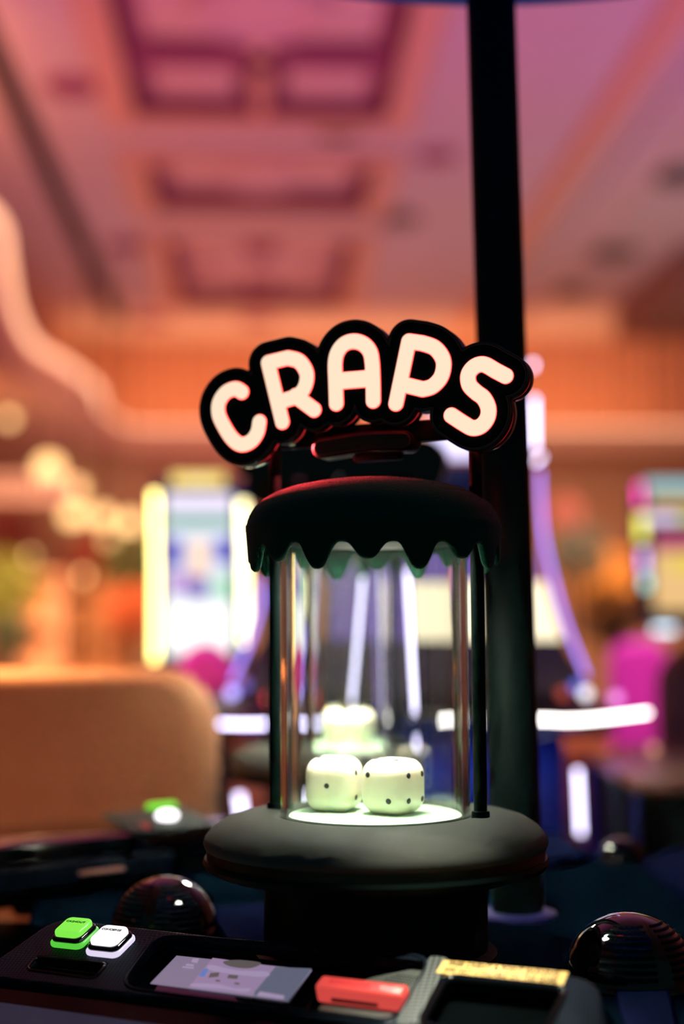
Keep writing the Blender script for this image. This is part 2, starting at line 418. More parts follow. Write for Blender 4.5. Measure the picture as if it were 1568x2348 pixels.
tuo('cove_light', [(x+0.015, y-0.015, 3.46) for x, y in lipc], 0.032, cove, soffit, 8)
tuo('cove_light', [(lipc[-1][0]+0.015, lipc[-1][1], 3.46), (endx+0.14, 15.08, 3.46), (endx+0.4, 15.18, 3.46), (7.5, 15.18, 3.46)], 0.014, cove, soffit, 8)
# far wall: pleated curtain above the soffit, painted wall below
bm = bmesh.new(); n = 360; rowa = []; rowb = []
for k in range(n+1):
    x = -2.4 + 10.4*k/n; y = 17.0 + 0.05*math.sin(k*1.05) + 0.03*math.sin(k*0.37)
    rowa.append(bm.verts.new((x, y, 3.4))); rowb.append(bm.verts.new((x, y, CEIL+0.1)))
for k in range(n): bm.faces.new((rowa[k], rowa[k+1], rowb[k+1], rowb[k]))
struct(obj('wall_back', bm, M['curtain'], None, True, 3))
wl = struct(bxo('wall_far', (0, 16.6, 1.65), (16, 0.1, 3.3), M['wall']))
struct(bxo('wall_outer_left', (-7.0, 8, 1.65), (0.1, 20, 3.3), M['wall']))
struct(bxo('wall_right', (8.0, 8, 2.4), (0.1, 20, 4.9), M['wall']))
struct(bxo('baseboard_far', (0, 16.5, 0.1), (16, 0.06, 0.2), M['brown']))
# ceiling fittings
downl = None
DL = [(775, 295, 'round dark ceiling speaker between the first two coffers', 0.12, 'pip'), (910, 498, 'round dark ceiling speaker beside the gap between second and third coffers', 0.13, 'grey_plate'),
      (345, 733, 'grey ceiling downlight just left of the farthest coffer end', 0.15, 'cof_mid'), (592, 735, 'grey ceiling downlight past the far edge of the farthest coffer', 0.13, 'cof_mid'),
      (1403, 578, 'grey downlight in the side ceiling above the colourful slot machine', 0.17, 'grey_plate'), (1295, 668, 'grey downlight in the side ceiling nearest the back curtain', 0.17, 'grey_plate'),
      (165, 195, 'pale flush downlight between dark slot and the nearest coffer', 0.12, 'cof_mid'), (290, 560, 'pale flush downlight left of the farthest coffer corner', 0.13, 'cof_mid'),
      (1562, 400, 'grey downlight at the right edge of the picture in side ceiling', 0.16, 'grey_plate'), (1000, 355, 'pale flush downlight right of the second coffer', 0.10, 'cof_mid')]
for u, v, lab, r, mt in DL:
    z = CEIL if u < 1200 else CEIL+0.06
    p = at_z(u, v, z); r *= 1.5
    t = thing('ceiling_downlight', lab, 'ceiling light', p, 0, 'round ceiling fittings')
    lao('trim_ring', [(r*0.8, -0.03), (r, -0.025), (r*1.02, 0.0)], M[mt], t, 28)
    lao('baffle', [(0, -0.008), (r*0.8, -0.022), (r*0.8, 0.0)], M['pip'] if mt == 'pip' else M[mt], t, 28)

# ------------------------------------------------------------------ dice towers
AZ = math.radians(25)
TOW = at_y(860, 1862, 1.30); TOW.z = 0.90
P0 = 1.2   # camera height: tower z values below are written relative to it
DK = 0.90  # deck height
def zz(v): return P0 - DK + v
tube_glass = bpy.data.materials.new('acrylic_tube'); tube_glass.use_nodes = True
nt = tube_glass.node_tree; nt.nodes.remove(nt.nodes['Principled BSDF']); out = nt.nodes['Material Output']
g = nt.nodes.new('ShaderNodeBsdfGlass'); g.inputs['IOR'].default_value = 1.49; g.inputs['Roughness'].default_value = 0.0
g.inputs['Color'].default_value = (0.97, 0.98, 0.97, 1)
df = nt.nodes.new('ShaderNodeBsdfTranslucent'); df.inputs['Color'].default_value = (0.8, 0.8, 0.75, 1)
mx = nt.nodes.new('ShaderNodeMixShader'); tc = nt.nodes.new('ShaderNodeTexCoord'); ns = nt.nodes.new('ShaderNodeTexNoise'); ns.inputs['Scale'].default_value = 1100
mr = nt.nodes.new('ShaderNodeMapRange'); mr.inputs[1].default_value = 0.62; mr.inputs[2].default_value = 0.8; mr.inputs[3].default_value = 0.002; mr.inputs[4].default_value = 0.06
nt.links.new(tc.outputs['Object'], ns.inputs['Vector']); nt.links.new(ns.outputs['Fac'], mr.inputs[0]); nt.links.new(mr.outputs[0], mx.inputs[0])
nt.links.new(g.outputs[0], mx.inputs[1]); nt.links.new(df.outputs[0], mx.inputs[2]); nt.links.new(mx.outputs[0], out.inputs['Surface'])

# letters traced as centre lines on the sign's own plane
def Z1(pts): return [(430+x*0.5357, 700+y*0.5357) for x, y in pts]
LET = {
 'C': [cat(Z1([(234,372),(206,358),(165,374),(137,415),(134,462),(152,508),(190,568),(230,596),(272,583),(300,545),(309,500)]), 6)],
 'R': [Z1([(346,246),(407,500)]), Z1([(346,246),(430,226)]), cat(Z1([(430,226),(478,240),(508,282),(511,322),(497,362),(468,392)]), 6), Z1([(468,392),(392,415)]), Z1([(462,388),(543,448)])],
 'A': [cat(Z1([(638,421),(635,330),(633,245),(645,198),(673,166),(712,155),(752,166),(781,198),(791,245),(795,330),(796,409)]), 6), Z1([(640,329),(790,317)]), Z1([(640,322),(790,310)])],
 'P': [Z1([(893,421),(948,155)]), Z1([(948,155),(1005,163)]), cat(Z1([(1005,163),(1057,182),(1090,222),(1097,264),(1083,312),(1048,348),(1008,360)]), 6), Z1([(1008,360),(925,340)])],
 'S': [cat(Z1([(1362,303),(1320,281),(1270,254),(1230,262),(1203,296),(1206,340),(1235,372),(1268,398),(1288,440),(1284,482),(1258,516),(1222,526),(1185,508),(1130,472)]), 6)],
}
PILL = [cat(Z1([(552,607),(640,592),(740,578),(830,574),(908,573)]), 6)]
ex = np.array([math.cos(AZ), -math.sin(AZ), 0]); ey = np.array([math.sin(AZ), math.cos(AZ), 0])
SIGN_Y = -0.018
sp0 = np.array(TOW) + ey*SIGN_Y
def sign2d(pts):
    o = []
    for u, v in pts:
        p = np.array(on_plane(u, v, sp0, ey)) - np.array(TOW)
        o.append((float(np.dot(p, ex)), float(p[2])))
    return o
LET = {k: [sign2d(s) for s in st] for k, st in LET.items()}
PILL = [sign2d(s) for s in PILL]
U = 1.30/3200          # metres per photo pixel at the sign
HWID = 16.9*U
SIGN_M = Matrix(((1,0,0,0),(0,0,-1,SIGN_Y),(0,1,0,0),(0,0,0,1)))   # outline xy -> local xz, thickness towards the viewer (-y)
def outline(st, level, step=0.0008):
    a = np.array([p for s in st for p in s]); m_ = level+0.003
    return sdf_loops(st, a.min(0)-m_, a.max(0)+m_, step, level)
allst = [s for st in LET.values() for s in st]
def biggest(L): return [max(L, key=area2)]
plate_loops = biggest(outline(allst, HWID+34*U, 0.0012)); gap_loops = biggest(outline(allst, HWID+29*U, 0.0012))
groove_loops = biggest(outline(allst, HWID+28*U, 0.0012))

def dice_tower(label, dz=0.0, power=2.5):
    t = thing('dice_tower', label, 'dice game display', (0, 0, 0), 0)
    # pedestal drum, trim rings, pad
    lao('pedestal', [(0, 0), (0.110, 0), (0.110, 0.012), (0.102, 0.016), (0.102, zz(-0.212)), (0.0, zz(-0.212))], M['black'], t, 72)
    lao('lower_ring', [(0.06, zz(-0.2135)), (0.150, zz(-0.2135)), (0.1565, zz(-0.210)), (0.158, zz(-0.206)), (0.1565, zz(-0.2025)), (0.06, zz(-0.2025))], M['black'], t, 96, closed=True)
    lao('trim_band', [(0.07, zz(-0.2025)), (0.1545, zz(-0.2025)), (0.1545, zz(-0.1935)), (0.07, zz(-0.1935))], M['bronze'], t, 96, closed=True)
    pr = [(0.0885, -0.180), (0.0885, -0.168), (0.090, -0.1655), (0.098, -0.1645), (0.112, -0.1645), (0.127, -0.1660), (0.140, -0.170), (0.150, -0.1765), (0.156, -0.184), (0.1575, -0.189), (0.156, -0.1935), (0.0885, -0.1935)]
    lao('pad', [(r, zz(z)) for r, z in pr], M['leather'], t, 96, closed=True, ang=1.0)
    lao('felt_floor', [(0, zz(-0.165)), (0.0795, zz(-0.165)), (0.0795, zz(-0.170)), (0, zz(-0.170))], M['table_felt'], t, 64)
    lao('floor_rim', [(0.0797, zz(-0.1655)), (0.0810, zz(-0.1655)), (0.0810, zz(-0.172)), (0.0797, zz(-0.172))], M['chrome'], t, 64, closed=True)
    # acrylic tube with a real wall
    top = 0.082+dz
    gt = lao('acrylic_tube', [(0.0815, zz(-0.176)), (0.0875, zz(-0.176)), (0.0875, zz(top)), (0.0815, zz(top))], tube_glass, t, 128, closed=True)
    lao('tube_collar', [(0.0785, zz(top+0.0005)), (0.0895, zz(top+0.0005)), (0.0895, zz(top+0.008)), (0.0785, zz(top+0.008))], M['collar'], t, 96, closed=True)
    lao('lamp', [(0, zz(0.097+dz)), (0.048, zz(0.097+dz)), (0.050, zz(0.0995+dz)), (0, zz(0.0995+dz))], M['lamp'], t, 48)
    ll = bpy.data.lights.new('tower_lamp', 'AREA'); ll.shape = 'DISK'; ll.size = 0.09; ll.energy = power; ll.spread = 2.6; ll.color = (1.0, 0.98, 0.82)
    lo = bpy.data.objects.new('tower_lamp', ll); C.objects.link(lo); lo.parent = t; lo.location = (0, 0, zz(0.0965+dz))
    # rods with feet, up through the cap to the sign
    for sx in (-1, 1):
        x = sx*0.1005
        rod = lao('rod', [(0, zz(-0.166)), (0.0061, zz(-0.166)), (0.0061, zz(0.205+dz)), (0, zz(0.205+dz))], M['black'], t, 20, (x, 0, 0))
        lao('foot', [(0.0062, zz(-0.168)), (0.0083, zz(-0.168)), (0.0083, zz(-0.160)), (0.0076, zz(-0.159)), (0.0062, zz(-0.159))], M['black'], rod, 20, (x, 0, 0), closed=True)
    # felt cap with dripping edge
    seg = 320; rr = random.Random(3)
    dep = [0.0235 if k % 2 == 0 else 0.0150 for k in range(16)]
    dep = [d*rr.uniform(0.94, 1.08) for d in dep]
    def rim(a):
        ph = (a - math.radians(-114.5) + AZ) / (PI/8); k = math.floor(ph+0.5); s = math.cos((ph-k)*PI)  # 1 at centre of a drip
        s = max(0.0, math.cos((ph-k)*2*PI)*0.5+0.5)
        return 0.0785 - dep[int(k) % 16]*(0.35*s + 0.65*s*s*(3-2*s))
    outer = [(0.0, 0.1445), (0.020, 0.1440), (0.040, 0.1425), (0.060, 0.1395), (0.078, 0.1355), (0.092, 0.1305), (0.103, 0.1245), (0.111, 0.1175), (0.116, 0.1095), (0.1185, 0.101)]
    bm = bmesh.new(); rows = []
    def add(fn): rows.append([bm.verts.new(fn(2*PI*k/seg)) for k in range(seg)])
    apex = bm.verts.new((0, 0, zz(outer[0][1]+dz)))
    for r, z in outer[1:]: add(lambda a, r=r, z=z: (r*math.cos(a), r*math.sin(a), zz(z+dz)))
    ns_ = 14
    for q in range(1, ns_+1):
        tq = q/ns_
        add(lambda a, tq=tq: ((0.1195-0.0022*tq)*math.cos(a), (0.1195-0.0022*tq)*math.sin(a), zz(0.101+(rim(a)+0.002-0.101)*tq+dz)))
    add(lambda a: (0.1150*math.cos(a), 0.1150*math.sin(a), zz(rim(a)+dz)))
    add(lambda a: (0.1118*math.cos(a), 0.1118*math.sin(a), zz(rim(a)+0.0005+dz)))
    add(lambda a: (0.1100*math.cos(a), 0.1100*math.sin(a), zz(rim(a)+0.003+dz)))
    for q in (0.3, 0.65, 1.0):
        add(lambda a, q=q: (0.110*math.cos(a), 0.110*math.sin(a), zz(rim(a)+0.003+(0.1-rim(a)-0.003)*q+dz)))
    add(lambda a: (0.092*math.cos(a), 0.092*math.sin(a), zz(0.1005+dz)))
    low = bm.verts.new((0, 0, zz(0.1005+dz)))
    for k in range(seg):
        k2 = (k+1) % seg
        bm.faces.new((apex, rows[0][k], rows[0][k2])); bm.faces.new((low, rows[-1][k2], rows[-1][k]))
        for i in range(len(rows)-1): bm.faces.new((rows[i][k], rows[i+1][k], rows[i+1][k2], rows[i][k2]))
    bmesh.ops.recalc_face_normals(bm, faces=bm.faces)
    # fuzz: tiny blades standing out of the felt
    bm.normal_update(); fz = bmesh.new(); q = random.Random(11)
    fl = [f for f in bm.faces]; wts = [f.calc_area() for f in fl]
    for f in q.choices(fl, wts, k=26000):
        vs = [v.co for v in f.verts]; ws = [q.random() for _ in vs]; s_ = sum(ws)
        p = sum((v*(w_/s_) for v, w_ in zip(vs, ws)), Vector())
        d = (f.normal + Vector((q.uniform(-1,1), q.uniform(-1,1), q.uniform(-1,1)))*0.9).normalized()*q.uniform(0.0006, 0.0017)
        sd = d.orthogonal().normalized()*0.00009
        a, b, c_ = fz.verts.new(p-sd), fz.verts.new(p+sd), fz.verts.new(p+d); fz.faces.new((a, b, c_))
    cap = obj('cap', bm, M['felt'], t, True, 2.0); fo = obj('felt_fuzz', fz, M['fuzz'], cap); fo['kind'] = 'stuff'
    # sign: front plate, glowing letters, red-lit gap, rear plate, small plaque below
    Md = Matrix.Translation((0, 0, dz)) @ SIGN_M
    sign = shape('sign_board', plate_loops, 0.009, M['black'], t, 0.0012, -0.009, Md)
    shape('sign_border', [plate_loops[0], groove_loops[0]], 0.0012, M['gloss'], sign, 0.0004, 0.0001, Md)
    shape('sign_gap', gap_loops, 0.003, M['red_gap'], sign, 0, -0.0122, Md)
    shape('rear_plate', plate_loops, 0.009, M['gloss'], sign, 0.0012, -0.0214, Md)
    for k, st in LET.items():
        lp = outline(st, HWID, 0.0006); lr = outline(st, HWID+1.3*U, 0.0006)
        shape('letter', lp, 0.0014, M['letter'], sign, 0.0003, 0.0008, Md)
        shape('letter_rim', lr, 0.0008, M['letter_rim'], sign, 0, 0.0, Md)
    pl = outline(PILL, 17.5*U, 0.0008); po = outline(PILL, 23*U, 0.0008)
    rl = bpy.data.lights.new('sign_underglow', 'AREA'); rl.shape = 'RECTANGLE'; rl.size = 0.04; rl.size_y = 0.005; rl.energy = 0.6; rl.color = (1.0, 0.05, 0.06)  # area light added for the sign's red leak onto the cap
    ro = bpy.data.objects.new('sign_underglow', rl); C.objects.link(ro); ro.parent = sign; ro.location = (-0.074, SIGN_Y+0.0112, zz(0.168+dz)); ro.rotation_euler = (-0.25, -0.6, 0)
    pq = shape('plaque', po, 0.026, M['black'], t, 0.002, -0.036, Md)
    shape('plaque_face', pl, 0.0016, M['pill'], pq, 0.0004, -0.0102, Md)
    bxo('plaque_bracket', (0.0, SIGN_Y+0.034, zz(0.178+dz)), (0.05, 0.006, 0.030), M['black'], t, 0.002)
    bxo('sign_bracket', (0.0, SIGN_Y+0.026, zz(0.188+dz)), (0.24, 0.008, 0.020), M['black'], t, 0.002)
    return t
t1 = dice_tower('clear dice tower with green dripping felt cap under lit CRAPS letters, sharp in front'); t1.location = TOW; t1.rotation_euler.z = -AZ
t2 = dice_tower('second dice tower behind the first, black back of its sign facing us', 0.030, 6.0)
p2 = at_y(768, 1704, 2.08); t2.location = (p2.x, p2.y, DK); t2.rotation_euler.z = PI-0.34

# dice
def die_mesh(s=0.0500):
    bm = bmesh.new(); bmesh.ops.create_cube(bm, size=s)
    bmesh.ops.subdivide_edges(bm, edges=bm.edges[:], cuts=11, use_grid_fill=True)
    h = s/2; rad = h*0.62; inn = h-rad
    for v in bm.verts:
        c = Vector([max(-inn, min(inn, x)) for x in v.co]); d = v.co-c
        p = c + d.normalized()*rad if d.length > 1e-9 else v.co
        # blend towards a squarer face with ball-like corners
        v.co = p
    bmesh.ops.recalc_face_normals(bm, faces=bm.faces)
    return bm
DIE = die_mesh(); tmp = bpy.data.meshes.new('die_body'); DIE.to_mesh(tmp); DIE.free()
for p in tmp.polygons: p.use_smooth = True
tmp.materials.append(M['ivory'])
bm = bmesh.new(); lathe(bm, [(0, 0.0006), (0.0014, 0.0005), (0.0024, 0.0002), (0.0029, -0.0006)], 20)
PIP = bpy.data.meshes.new('pip'); bm.to_mesh(PIP); bm.free(); PIP.materials.append(M['pip'])
PATT = {1: [(0,0)], 2: [(-1,1),(1,-1)], 3: [(-1,1),(0,0),(1,-1)], 4: [(-1,-1),(-1,1),(1,-1),(1,1)], 5: [(-1,-1),(-1,1),(1,-1),(1,1),(0,0)], 6: [(-1,-1),(-1,0),(-1,1),(1,-1),(1,0),(1,1)]}
bvh_h = 0.0500/2
def die(label, loc, rotz, faces, group=None):
    t = thing('die', label, 'die', loc, rotz, group)
    o = bpy.data.objects.new('die_body', tmp); C.objects.link(o); o.parent = t; o.location = (0, 0, bvh_h)
    axes = {'front': ((1,0,0),(0,0,1),(0,-1,0)), 'back': ((-1,0,0),(0,0,1),(0,1,0)), 'right': ((0,1,0),(0,0,1),(1,0,0)), 'left': ((0,-1,0),(0,0,1),(-1,0,0)), 'top': ((1,0,0),(0,1,0),(0,0,1))}
    for fc, n in faces.items():
        a, b, c = [Vector(q) for q in axes[fc]]
        for x, y in PATT[n]:
            k = 0.0113
            p0_ = a*x*k + b*y*k
            # land the pip on the rounded face
            inn = bvh_h-bvh_h*0.62; rad = bvh_h*0.62
            ox, oy = max(0, abs(x*k)-inn), max(0, abs(y*k)-inn); hgt = inn + math.sqrt(rad*rad-ox*ox-oy*oy)
            nrm = (c*math.sqrt(rad*rad-ox*ox-oy*oy) + a*ox*(1 if x > 0 else -1) + b*oy*(1 if y > 0 else -1)).normalized()
            q = bpy.data.objects.new('pip', PIP); C.objects.link(q); q.parent = t
            q.location = p0_ + c*hgt + Vector((0, 0, bvh_h)) - nrm*0.0001
            q.rotation_euler = nrm.to_track_quat('Z', 'Y').to_euler()
    return t
FZ = DK + zz(-0.165)
def ground(u, v, z): return at_z(u, v, z)
pa = ground(766, 1857, FZ); pb = ground(902, 1864, FZ)
die('ivory die on the left in the clear tube, single dot towards us', pa, math.radians(-19), {'front': 1, 'right': 4, 'left': 3, 'back': 6, 'top': 5})
die('ivory die on the right in the clear tube, two dots and four dots facing us', pb, math.radians(-40), {'front': 2, 'right': 4, 'left': 3, 'back': 5, 'top': 6})
R2 = Matrix.Rotation(t2.rotation_euler.z, 3, 'Z')
for u, dy, ro, lab in ((733, 0.02, 0.4, 'blurred ivory die at the left inside the second tower'), (815, 0.0, 1.0, 'bright blurred ivory die in the middle of the second tower')):
    q = at_y(u, 1700, p2.y+dy); die(lab, (q.x, q.y, FZ), ro, {'front': 6, 'right': 4, 'left': 3, 'back': 1, 'top': 5})

# ------------------------------------------------------------------ machine deck
deck = thing('machine_deck', 'black multi-player dice machine deck carrying both towers', 'gaming table', (TOW.x, TOW.y, 0))
def dl(u, v, z=DK): q = at_z(u, v, z) - deck.location; return (q.x, q.y)
dp = [dl(250, 2160), dl(60, 2125), dl(110, 1960), dl(300, 1942), dl(640, 1895), dl(1000, 1850), dl(1270, 1922), dl(1370, 1965), dl(1480, 1980), dl(1640, 2060), dl(1900, 2300), dl(1800, 2420), dl(1440, 2420), dl(1392, 2300), dl(620, 2212)]
shape('deck_top', [round_poly(dp, 0.03)], 0.03, M['deck'], deck, 0.004, DK-0.03)
shape('body', [[(x*0.8, y*0.8) for x, y in dp]], DK-0.03, M['black'], deck, 0.0, 0.0)
shape('deck_panel', [round_poly([dl(1215, 1918), dl(1268, 1926), dl(1360, 1974), dl(1255, 1992), dl(1150, 1994)], 0.01)], 0.012, M['deck_blue'], deck, 0.003, DK)
shape('deck_panel', [round_poly([dl(1470, 1992), dl(1640, 1940), dl(1760, 2200)], 0.02)], 0.014, M['deck_blue'], deck, 0.003, DK)
shape('deck_panel', [round_poly([dl(430, 2070), dl(240, 1950), dl(330, 1935), dl(620, 2005), dl(640, 2062)], 0.01)], 0.008, M['deck'], deck, 0.003, DK)
shape('deck_panel', [round_poly([dl(1405, 2272), dl(1532, 2278), dl(1560, 2400), dl(1445, 2410)], 0.008)], 0.006, M['deck_blue'], deck, 0.002, DK)
shape('deck_panel', [round_poly([dl(470, 2100), dl(640, 2080), dl(640, 2190), dl(520, 2180)], 0.01)], 0.008, M['deck_blue'], deck, 0.003, DK)

# speaker domes
def dome(label, u, v, s=1.0, rot=0.0):
    p = at_z(u, v, DK)
    t = thing('speaker_dome', label, 'speaker', p, rot, 'louvred speaker domes on the deck')
    R, Hh = 0.054*s, 0.050*s
    lao('shell', [(R*1.06, 0), (R*1.06, 0.004*s), (R, 0.006*s)] + [(R*math.cos(a), 0.006*s+Hh*math.sin(a)) for a in np.linspace(0.08, PI/2-0.001, 14)] , M['gloss'], t, 56, ang=1.2)
    for row in range(9):
        e = math.radians(8+row*6.6)
        for a0, a1 in ((-150, -98), (-82, -30)):
            bm = bmesh.new(); pts = []
            nn = 10; w_ = math.radians(1.9)
            vs = []
            for k in range(nn+1):
                a = math.radians(a0+(a1-a0)*k/nn)
                rowv = []
                for de, off in ((-w_, 1.002), (0, 1.03), (w_, 1.002)):
                    rowv.append(bm.verts.new((R*off*math.cos(e+de)*math.cos(a), R*off*math.cos(e+de)*math.sin(a), 0.006*s+Hh*off*math.sin(e+de))))
                vs.append(rowv)
            for k in range(nn):
                for j in range(2): bm.faces.new((vs[k][j], vs[k+1][j], vs[k+1][j+1], vs[k][j+1]))
            obj('louvre', bm, M['carbon'], t, True, 2)
    return t
dome('black louvred speaker dome behind the green and white buttons', 378, 2138, 1.0, -0.25)
dome('black louvred speaker dome at the right beyond the gold label', 1445, 2250, 1.03, 0.3)
dome('glossy black speaker dome left of the tower pad near the far console', 432, 1990, 1.0, -0.3)
dome('low dark speaker dome at the far right deck edge', 1425, 1975, 0.55, 0.3)

# ------------------------------------------------------------------ sign pole with round blue canopy
pt, pbm = at_y(1125.5, -40, 1.50), at_y(1187, 2105, 1.50)
ppt = at_z(1187, 2100, DK); 
pole = thing('canopy_pole', 'tall black pole behind the tower carrying a round blue canopy', 'pole', ppt)
topw = at_y(1119, -210, ppt.y+0.0) - ppt
tuo('pole', [(0,0,0), topw*0.5, topw], 0.0275, M['pole'], pole, 40)
lao('flange', [(0, 0.006), (0.0355, 0.006), (0.041, 0.004), (0.0415, 0.0), (0, 0.0)], mat('flange_blue_lit', (0.10, 0.09, 0.42), 0.4, spec=0.1), pole, 48)  # blue light falling on the flange is put into its colour
cz = topw.z-0.06
ce = at_z(1100, 24, DK+cz) - ppt
RC = 0.66
lao('canopy', [(0, 0), (RC-0.01, 0), (RC, 0.01), (RC, 0.07), (RC-0.01, 0.08), (0, 0.08)], mat('canopy_blue', (0.0, 0.05, 0.42), 0.5, emit=(0.0, 0.012, 0.085), strength=0.8), pole, 96, (topw.x-0.02, ce.y-RC, cz))

# unseen fixture and light added under the canopy to brighten the console's notice
dlp = Vector((0.12, 0.99, ppt.z+cz-0.03))
lao('added_notice_fill', [(0, 0.0), (0.016, 0.0), (0.020, 0.004), (0.020, 0.03), (0, 0.03)], M['black'], pole, 24, dlp-ppt)
area('added_notice_fill', dlp-Vector((0, 0, 0.004)), at_z(1075, 2222, 0.945), 0.03, (1.0, 0.92, 0.72), 0.20, spread=0.26)

# ------------------------------------------------------------------ player console in front
AZ2 = math.radians(28); TLT = math.radians(19)
e1 = np.array([math.cos(AZ2), -math.sin(AZ2), 0]); eyh = np.array([math.sin(AZ2), math.cos(AZ2), 0])
nn_ = np.array([0, 0, 1])*math.cos(TLT) - eyh*math.sin(TLT); e2 = np.cross(nn_, e1)
co0 = np.array([-0.117, 1.17, CAMZ-0.2925])
mt = Matrix.Identity(4)
for i in range(3): mt[i][0] = e1[i]; mt[i][1] = e2[i]; mt[i][2] = nn_[i]; mt[i][3] = co0[i]
con = thing('player_console', 'carbon weave player console with lit buttons and small screen in front', 'game console', mtx=mt)
def cl(u, v, h=0.0):
    p = np.array(on_plane(u, v, co0+nn_*h, nn_)) - co0
    return (float(np.dot(p, e1)), float(np.dot(p, e2)))
def cls(pts, h=0.0): return [cl(u, v, h) for u, v in pts]
outl = round_poly(cls([(128, 2104), (1370, 2243), (1400, 2420), (640, 2322), (-60, 2236)]), 0.022, 8)
slot = round_poly(cls([(86, 2192), (246, 2210), (215, 2243), (60, 2222)]), 0.006)
rec = round_poly(cls([(362, 2142), (990, 2193), (905, 2345), (272, 2264)]), 0.022, 8)
rec2 = round_poly(cls([(1022, 2240), (1300, 2268), (1240, 2385), (960, 2352)]), 0.012)
shape('fascia', [outl, slot, rec, rec2], 0.012, M['carbon'], con, 0.003, -0.012)
shape('housing', [[(x*0.985, y*0.985) for x, y in outl]], 0.02, M['recess'], con, 0.002, -0.036)
def rimline(name, loop, r, M_, parent, h):
    L = [(x, y, h) for x, y in loop]; bm = bmesh.new(); tube(bm, L+[L[0]], r, 8, False); return obj(name, bm, M_, parent, True)
rimline('recess_rim', rec, 0.0013, M['carbon'], con, 0.0)
sl = rimline('ticket_slot', slot, 0.0012, M['gloss'], con, 0.0)
shape('slot_lip', [round_poly(cls([(92, 2186), (236, 2206), (240, 2216), (84, 2196)]), 0.003)], 0.004, M['bronze'], sl, 0.001, -0.012)
shape('slot_floor', [slot], 0.002, M['gloss'], sl, 0, -0.016)
# little display
SH = -0.010
shape('display_glass', [round_poly(cls([(392, 2178), (742, 2212), (690, 2304), (336, 2264)]), 0.004)], 0.003, M['gloss'], con, 0.0005, SH-0.0035)
disp = shape('display', [cls([(405, 2192), (715, 2225), (660, 2295), (345, 2255)], SH)], 0.0008, M['scr'], con, 0, SH-0.0004)
def dz2(x, y): return (300+x*500/1568, 2120+y*500/1568)
def spatch(name, pts, M_, h): return shape(name, [cls([dz2(*q) for q in pts], SH)], 0.0003, M_, disp, 0, SH+h)
spatch('screen_field', [(905, 305), (1300, 322), (1135, 550), (890, 520)], M['scr6'], 0.0005)
spatch('screen_picture', [(590, 248), (1040, 310), (870, 515), (415, 462)], M['scr2'], 0.0009)
spatch('screen_text', [(400, 290), (455, 296), (450, 308), (395, 302)], M['scr5'], 0.0009)
spatch('screen_text', [(375, 308), (455, 316), (450, 324), (370, 316)], M['scr5'], 0.0009)
spatch('screen_icon', [(445, 255), (490, 252), (478, 282), (436, 276)], M['scr5'], 0.0009)
spatch('picture_detail', [(530, 328), (560, 334), (530, 385), (490, 380)], M['scr4'], 0.0013)
spatch('picture_detail', cat([(665, 280), (760, 266), (900, 278), (935, 296), (850, 325), (720, 312)], 4, True), M['scr3'], 0.0013)
spatch('picture_detail', [(575, 360), (640, 356), (630, 385), (560, 392)], M['scr3'], 0.0013)
spatch('picture_detail', [(705, 372), (775, 378), (765, 402), (695, 396)], M['scr3'], 0.0013)
spatch('picture_detail', cat([(580, 300), (760, 340), (980, 350), (960, 385), (700, 360), (560, 330)], 4, True), M['scr5'], 0.0012)
spatch('picture_detail', cat([(450, 435), (620, 440), (760, 470), (860, 470), (820, 495), (640, 470), (450, 455)], 4, True), M['scr5'], 0.0012)
spatch('picture_detail', [(615, 408), (645, 412), (640, 422), (610, 418)], M['scr3'], 0.0013)
spatch('picture_detail', [(750, 428), (785, 434), (780, 444), (745, 438)], M['scr3'], 0.0013)
spatch('screen_text', [(930, 490), (1105, 520), (1098, 545), (905, 520)], M['scr5'], 0.0009)
# grey speaker plate and red bezel
gp = shape('speaker_plate', [round_poly(cls([(840, 2248), (955, 2224), (986, 2228), (960, 2280), (915, 2345), (720, 2320)], SH), 0.008)], 0.003, M['grey_plate'], con, 0.0008, SH-0.001)
hb = bmesh.new()
for i in range(9):
    for j in range(5):
        u, v = 893 + i*7.2 - j*5 + 4, 2234 + i*1.0 + j*5.2
        if (i+j) < 2 or i-j > 8: continue
        x, y = cl(u, v, SH+0.002); bmesh.ops.create_circle(hb, cap_ends=True, radius=0.0009, segments=8, matrix=Matrix.Translation((x, y, SH+0.0023)))
obj('speaker_holes', hb, M['recess'], gp)['kind'] = 'stuff'
b0, b1, b2, b3 = [np.array(q) for q in cls([(742, 2284), (935, 2308), (922, 2326), (736, 2305)], SH)]
cen = (b0+b1+b2+b3)/4; L = np.linalg.norm(b1-b0); dirx = (b1-b0)/L; angb = math.atan2(dirx[1], dirx[0])
bz = bxo('ticket_bezel', (cen[0], cen[1]+0.002, SH+0.009), (L*1.03, 0.0155, 0.016), M['red_bezel'], con, 0.003, 3, Matrix.Rotation(angb, 3, 'Z'))
bxo('bezel_inset', (cen[0], cen[1]+0.002, SH+0.0172), (L*0.76, 0.006, 0.0008), M['red_inset'], bz, 0.0003, 2, Matrix.Rotation(angb, 3, 'Z'))
bxo('bezel_slot', (cen[0]-0.004, cen[1]-0.0062, SH+0.006), (L*0.55, 0.001, 0.003), M['ink'], bz, 0.0003, 2, Matrix.Rotation(angb, 3, 'Z'))
